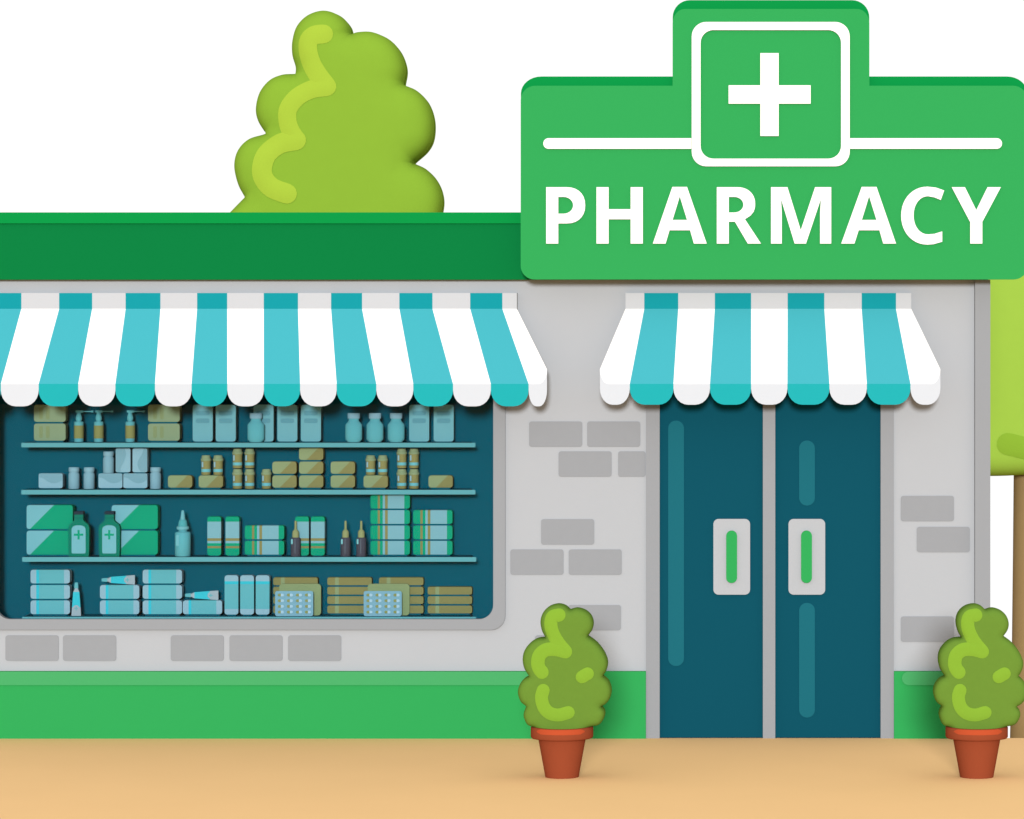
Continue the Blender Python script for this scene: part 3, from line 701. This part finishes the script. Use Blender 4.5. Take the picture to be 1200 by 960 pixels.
KINDS = {  # builder, name, category, depth, group
    'sage': (k_sage, 'sage_box', 'box', .09, 'sage boxes on the top shelf'), 'tall': (k_tall, 'tall_box', 'box', .08, 'tall pale teal boxes on the top shelf'),
    'jar': (k_jar, 'jar', 'jar', .076, 'teal jars on the top shelf'), 'spray': (k_spray, 'spray_bottle', 'spray bottle', .07, 'throat spray bottles on the top shelf'),
    'pflat': (k_paleflat, 'pale_box', 'box', .08, 'low pale blue boxes'), 'pl': (k_palel, 'pale_box', 'box', .08, 'upright pale blue boxes'), 'pr': (k_paler, 'pale_box', 'box', .08, 'upright pale blue boxes'),
    'vial': (k_vial, 'vial', 'vial', .08, 'grey blue vials'), 'olive': (k_olive, 'olive_box', 'box', .08, 'olive boxes on the second shelf'), 'pill': (k_pill, 'pill_bottle', 'pill bottle', .07, 'amber pill bottles'),
    'green': (k_green, 'green_box', 'box', .10, 'large green boxes'), 'gbot': (k_gbot, 'medicine_bottle', 'bottle', .055, 'green medicine bottles'), 'drop': (k_drop, 'dropper_bottle', 'bottle', .115, None),
    'sv': (k_strv, 'striped_box', 'box', .08, 'upright green striped boxes'), 'sh': (k_strh, 'striped_box', 'box', .08, 'lying green striped boxes'), 'iod': (k_iod, 'dark_bottle', 'bottle', .075, 'dark dropper bottles'),
    'blh': (k_blh, 'blue_box', 'box', .08, 'lying pale blue and teal boxes'), 'blv': (k_blv, 'blue_box', 'box', .08, 'upright pale blue and teal boxes'), 'flat': (k_flat, 'flat_box', 'box', .07, 'flat olive boxes'),
    'pack': (k_pack, 'tablet_pack', 'pack', .024, 'sage tablet packs'), 'card': (k_card, 'blister_card', 'blister card', .016, 'blister cards'), 'tube': (k_tube, 'ointment_tube', 'tube', .016, 'ointment tubes'), 'tubel': (k_tubel, 'ointment_tube', 'tube', .016, 'ointment tubes')}
PROTO = {}
def put(kind, pxc, shelf, Yf, label, lift=0.0):
    """pxc: centre in the picture, Yf: how far the front stands behind the wall face, lift: units above the shelf"""
    fn, name, cat, d, grp = KINDS[kind]
    s = S(Yf); Yc = Yf + d / 2
    loc = (X(pxc, Yf), Yc, shelf_z[shelf] + lift * s + .0004)
    key = (kind, Yf)
    if key not in PROTO:
        t = thing(name, label, cat, loc, grp)
        parts = fn(s)
        if len(parts) == 1 and not parts[0][2]:      # one-piece goods are one mesh
            bpy.data.objects.remove(t)
            t = parts[0][1].build(name); t.location = loc; t['label'] = label; t['category'] = cat
            if grp: t['group'] = grp
        else:
            for pn, mb, sub in parts:
                o = mb.build(pn, t)
                for sn, sm in sub: sm.build(sn, o)
        PROTO[key] = t
        return t
    return dup(PROTO[key], loc, label)

YA, YF, YBK = .14, .075, .21
# top shelf
for px, where in ((58.3, 'at the far left of the top shelf'), (192, 'between lone spray bottle and tall boxes')):
    put('sage', px, 1, YA, 'lower sage box of the pair ' + where)
    put('sage', px, 1, YA, 'upper sage box of the pair ' + where, 22)
for px, l in ((91.3, 'spray bottle with khaki label, first of three, nearest the far left sage boxes'), (114.6, 'spray bottle with khaki label, middle of three, close beside the first'), (151.5, 'spray bottle with khaki label standing alone, nearest the second pair of sage boxes')):
    put('spray', px, 1, YA, l)
for px, l in ((237.5, 'tall pale teal box nearest the second pair of sage boxes on the top shelf'), (264.5, 'tall pale teal box just left of the jar that stands apart'), (308.8, 'tall pale teal box partly hidden behind the jar that stands apart'),
              (336.7, 'tall pale teal box between the half hidden box and the empty top shelf gap box'), (364.3, 'tall pale teal box left of the gap before the three jars'), (491.2, 'tall pale teal box just right of the three jars'), (519.9, 'tall pale teal box at the right end of the top shelf')):
    if px == 336.7: l = 'tall pale teal box second to the right of the jar that stands apart'
    put('tall', px, 1, YA, l)
put('jar', 299, 1, .055, 'teal jar standing apart in front of a tall pale teal box')
for px, l in ((413.8, 'left teal jar of the row of three on the top shelf'), (438.7, 'middle teal jar of the row of three on the top shelf'), (463.5, 'right teal jar of the row of three, beside a tall pale teal box')):
    put('jar', px, 1, .055, l)
# second shelf
put('pflat', 59.3, 2, YA, 'low pale blue box alone at the left end of the second shelf')
put('pflat', 129.4, 2, YA, 'low pale blue box lying under the raised vial')
put('pflat', 158.5, 2, YA, 'low pale blue box lying under the two upright pale blue boxes')
put('vial', 85.4, 2, YA, 'grey blue vial right of the lone low pale blue box'); put('vial', 103.2, 2, YA, 'grey blue vial second from the lone low pale blue box')
put('vial', 181.1, 2, YA, 'grey blue vial on the second shelf just right of the pale blue stack')
put('vial', 126, 2, YA, 'grey blue vial standing on top of a low pale blue box', 18.5)
put('pl', 144.2, 2, YA, 'upright pale blue box with darker left side, beside the raised vial', 18.5)
put('pr', 163.9, 2, YA, 'upright pale blue box with darker right side, on the pale blue stack', 18.5)
put('olive', 211, 2, YA, 'single olive box lying just right of the grey blue vials')
put('olive', 247, 2, YA, 'olive box carrying two pill bottles in the left half of the shelf')
OP = 16.2
for k, n_ in enumerate(('lower', 'upper')):
    put('olive', 333.3, 2, YA, f'{n_} olive box of the two high pile beside the three high pile', k * OP)
for k, n_ in enumerate(('bottom', 'middle', 'top')): put('olive', 364.6, 2, YA, f'{n_} olive box of the three high pile on the second shelf', k * OP)
for k, n_ in enumerate(('lower', 'upper')): put('olive', 401.7, 2, YA, f'{n_} olive box of the two high pile right of the three high pile', k * OP)
put('olive', 440.2, 2, YA, 'olive box carrying two pill bottles in the right half of the shelf')
put('olive', 516.3, 2, YA, 'single olive box at the right end of the second shelf')
for x0, w_ in ((240.5, 'left'), (433.7, 'right')):
    for j, n_ in enumerate(('left', 'right')):
        put('pill', x0 + j * 14.2, 2, YA, f'{n_} pill bottle on the single olive box in the {w_} half of its shelf', OP)
for x0, wh in ((277.4, 'left block of four'), (470.2, 'right block of four')):
    for j, n_ in enumerate(('left', 'right')):
        for k, v in enumerate(('lower', 'upper')):
            put('pill', x0 + j * 14.3, 2, YA, f'{v} {n_} amber pill bottle in the {wh} on the second shelf', k * 24)
put('pill', 311.5, 2, YA, 'single amber pill bottle left of the two high olive pile')
# third shelf
for px, wh in ((58.2, 'far left'), (157.8, 'second')):
    put('green', px, 3, YA, f'lower green and pale box of the {wh} pair on the third shelf')
    put('green', px, 3, YA, f'upper green and pale box of the {wh} pair on the third shelf', 30)
put('gbot', 92.1, 3, YF, 'green medicine bottle with cross in front of the far left green boxes'); put('gbot', 128, 3, YF, 'green medicine bottle with cross in front of the second pair of green boxes')
put('drop', 212.6, 3, .06, 'teal nozzle bottle alone on the third shelf between green boxes and striped boxes')
for px, l in ((251, 'upright green striped box nearest the teal nozzle bottle'), (272.3, 'upright green striped box just left of the two lying striped boxes'),
              (353.8, 'upright green striped box half hidden by a dark dropper bottle'), (372.3, 'upright green striped box just right of the half hidden one')):
    put('sv', px, 3, YA, l)
for k, n_ in enumerate(('lower', 'upper')): put('sh', 309.9, 3, YA, f'{n_} lying green striped box of the two high pile', k * 18)
for k, n_ in enumerate(('bottom', 'second lowest', 'second highest', 'top')): put('sh', 457.2, 3, YA, f'{n_} green striped box of the four high pile', k * 18)
for k, n_ in enumerate(('bottom', 'middle', 'top')): put('sh', 507.2, 3, YA, f'{n_} green striped box of the three high pile at right end', k * 18)
for px, l in ((345.6, 'dark dropper bottle in front of an upright green striped box'), (404.2, 'dark dropper bottle, left one of the pair beside the four high pile'), (422.6, 'dark dropper bottle, right one of the pair beside the four high pile')):
    put('iod', px, 3, .065, l)
# bottom shelf
for k, n_ in enumerate(('bottom', 'middle', 'top')):
    put('blh', 58.8, 4, YA, f'{n_} pale blue and teal box of the far left pile on the bottom shelf', k * 18)
    put('blh', 190.2, 4, YA, f'{n_} pale blue and teal box of the three high pile between the lying tubes', k * 18)
for k, n_ in enumerate(('lower', 'upper')): put('blh', 140.1, 4, YA, f'{n_} pale blue and teal box of the two high pile under a tube', k * 18)
put('blh', 237.2, 4, YA, 'single pale blue and teal box lying under a tube')
for px, n_ in ((271.2, 'left'), (289.5, 'middle'), (307.7, 'right')): put('blv', px, 4, YA, f'{n_} one of the three upright pale blue and teal boxes')
put('tube', 89.3, 4, YA, 'cyan ointment tube standing upright beside the far left pile')
put('tubel', 138, 4, YA + .02, 'cyan ointment tube lying on the two high pile of blue boxes', 36.2)
put('tubel', 235.8, 4, YA + .02, 'cyan ointment tube lying on the single blue box', 18.2)
for px, c_, wh in ((346.2, 4, 'first pile, mostly behind the left blister card'), (409.6, 4, 'second pile, between the two tablet packs'), (470.2, 4, 'third pile, mostly behind the right tablet pack'), (527.2, 3, 'three high pile at the right end')):
    for k in range(c_):
        n_ = ('bottom', 'second', 'third', 'top')[k] if c_ == 4 else ('bottom', 'middle', 'top')[k]
        put('flat', px, 4, YBK, f'{n_} flat olive box of the {wh}', k * 11)
for px, n_ in ((351.6, 'left'), (455.4, 'right')):
    put('pack', px, 4, .18, f'large sage green tablet pack behind the {n_} blister card', 0)
    put('card', px - 7.0, 4, .11, f'{n_} blister card of sixteen capsules leaning before a sage pack')

# ================================================================== LIGHT, SKY, CAMERA
EL = 9.0
sun = bpy.data.lights.new('sun', 'SUN'); sun.energy = 3.4; sun.angle = math.radians(8); sun.color = (1, .99, .975)
so = bpy.data.objects.new('sun', sun); COL.objects.link(so)
so.rotation_euler = (math.radians(90 - EL), 0, math.radians(1.0)); so.location = (0, -20, 10)
w = bpy.data.worlds.new('World'); scene.world = w; w.use_nodes = True
nt = w.node_tree; bg = nt.nodes['Background']
sk = nt.nodes.new('ShaderNodeTexSky'); sk.sky_type = 'NISHITA'; sk.sun_disc = False
sk.sun_elevation = math.radians(EL); sk.sun_rotation = math.radians(180); sk.dust_density = 3
mx = nt.nodes.new('ShaderNodeMix'); mx.data_type = 'RGBA'; mx.inputs['Factor'].default_value = .93
CLOUD = 8.3        # even white cloud over the whole sky
mx.inputs['B'].default_value = (CLOUD, CLOUD, CLOUD, 1)
nt.links.new(sk.outputs['Color'], mx.inputs['A']); nt.links.new(mx.outputs['Result'], bg.inputs['Color'])
bg.inputs['Strength'].default_value = .10

cam = bpy.data.cameras.new('camera'); co = bpy.data.objects.new('camera', cam); COL.objects.link(co)
co.location = (0, -DIST, EYE_Z); co.rotation_euler = (math.radians(90), 0, 0)
cam.sensor_width = 36; cam.lens = 36 * FOC / 1200
cam.shift_x = (600 - CX) / 1200; cam.shift_y = -(480 - CY) / 1200
cam.clip_end = 1000
scene.camera = co
scene.view_settings.view_transform = 'Standard'; scene.view_settings.look = 'None'
scene.view_settings.exposure = 0.4; scene.view_settings.gamma = 1
scene.cycles.max_bounces = 6; scene.cycles.transparent_max_bounces = 12
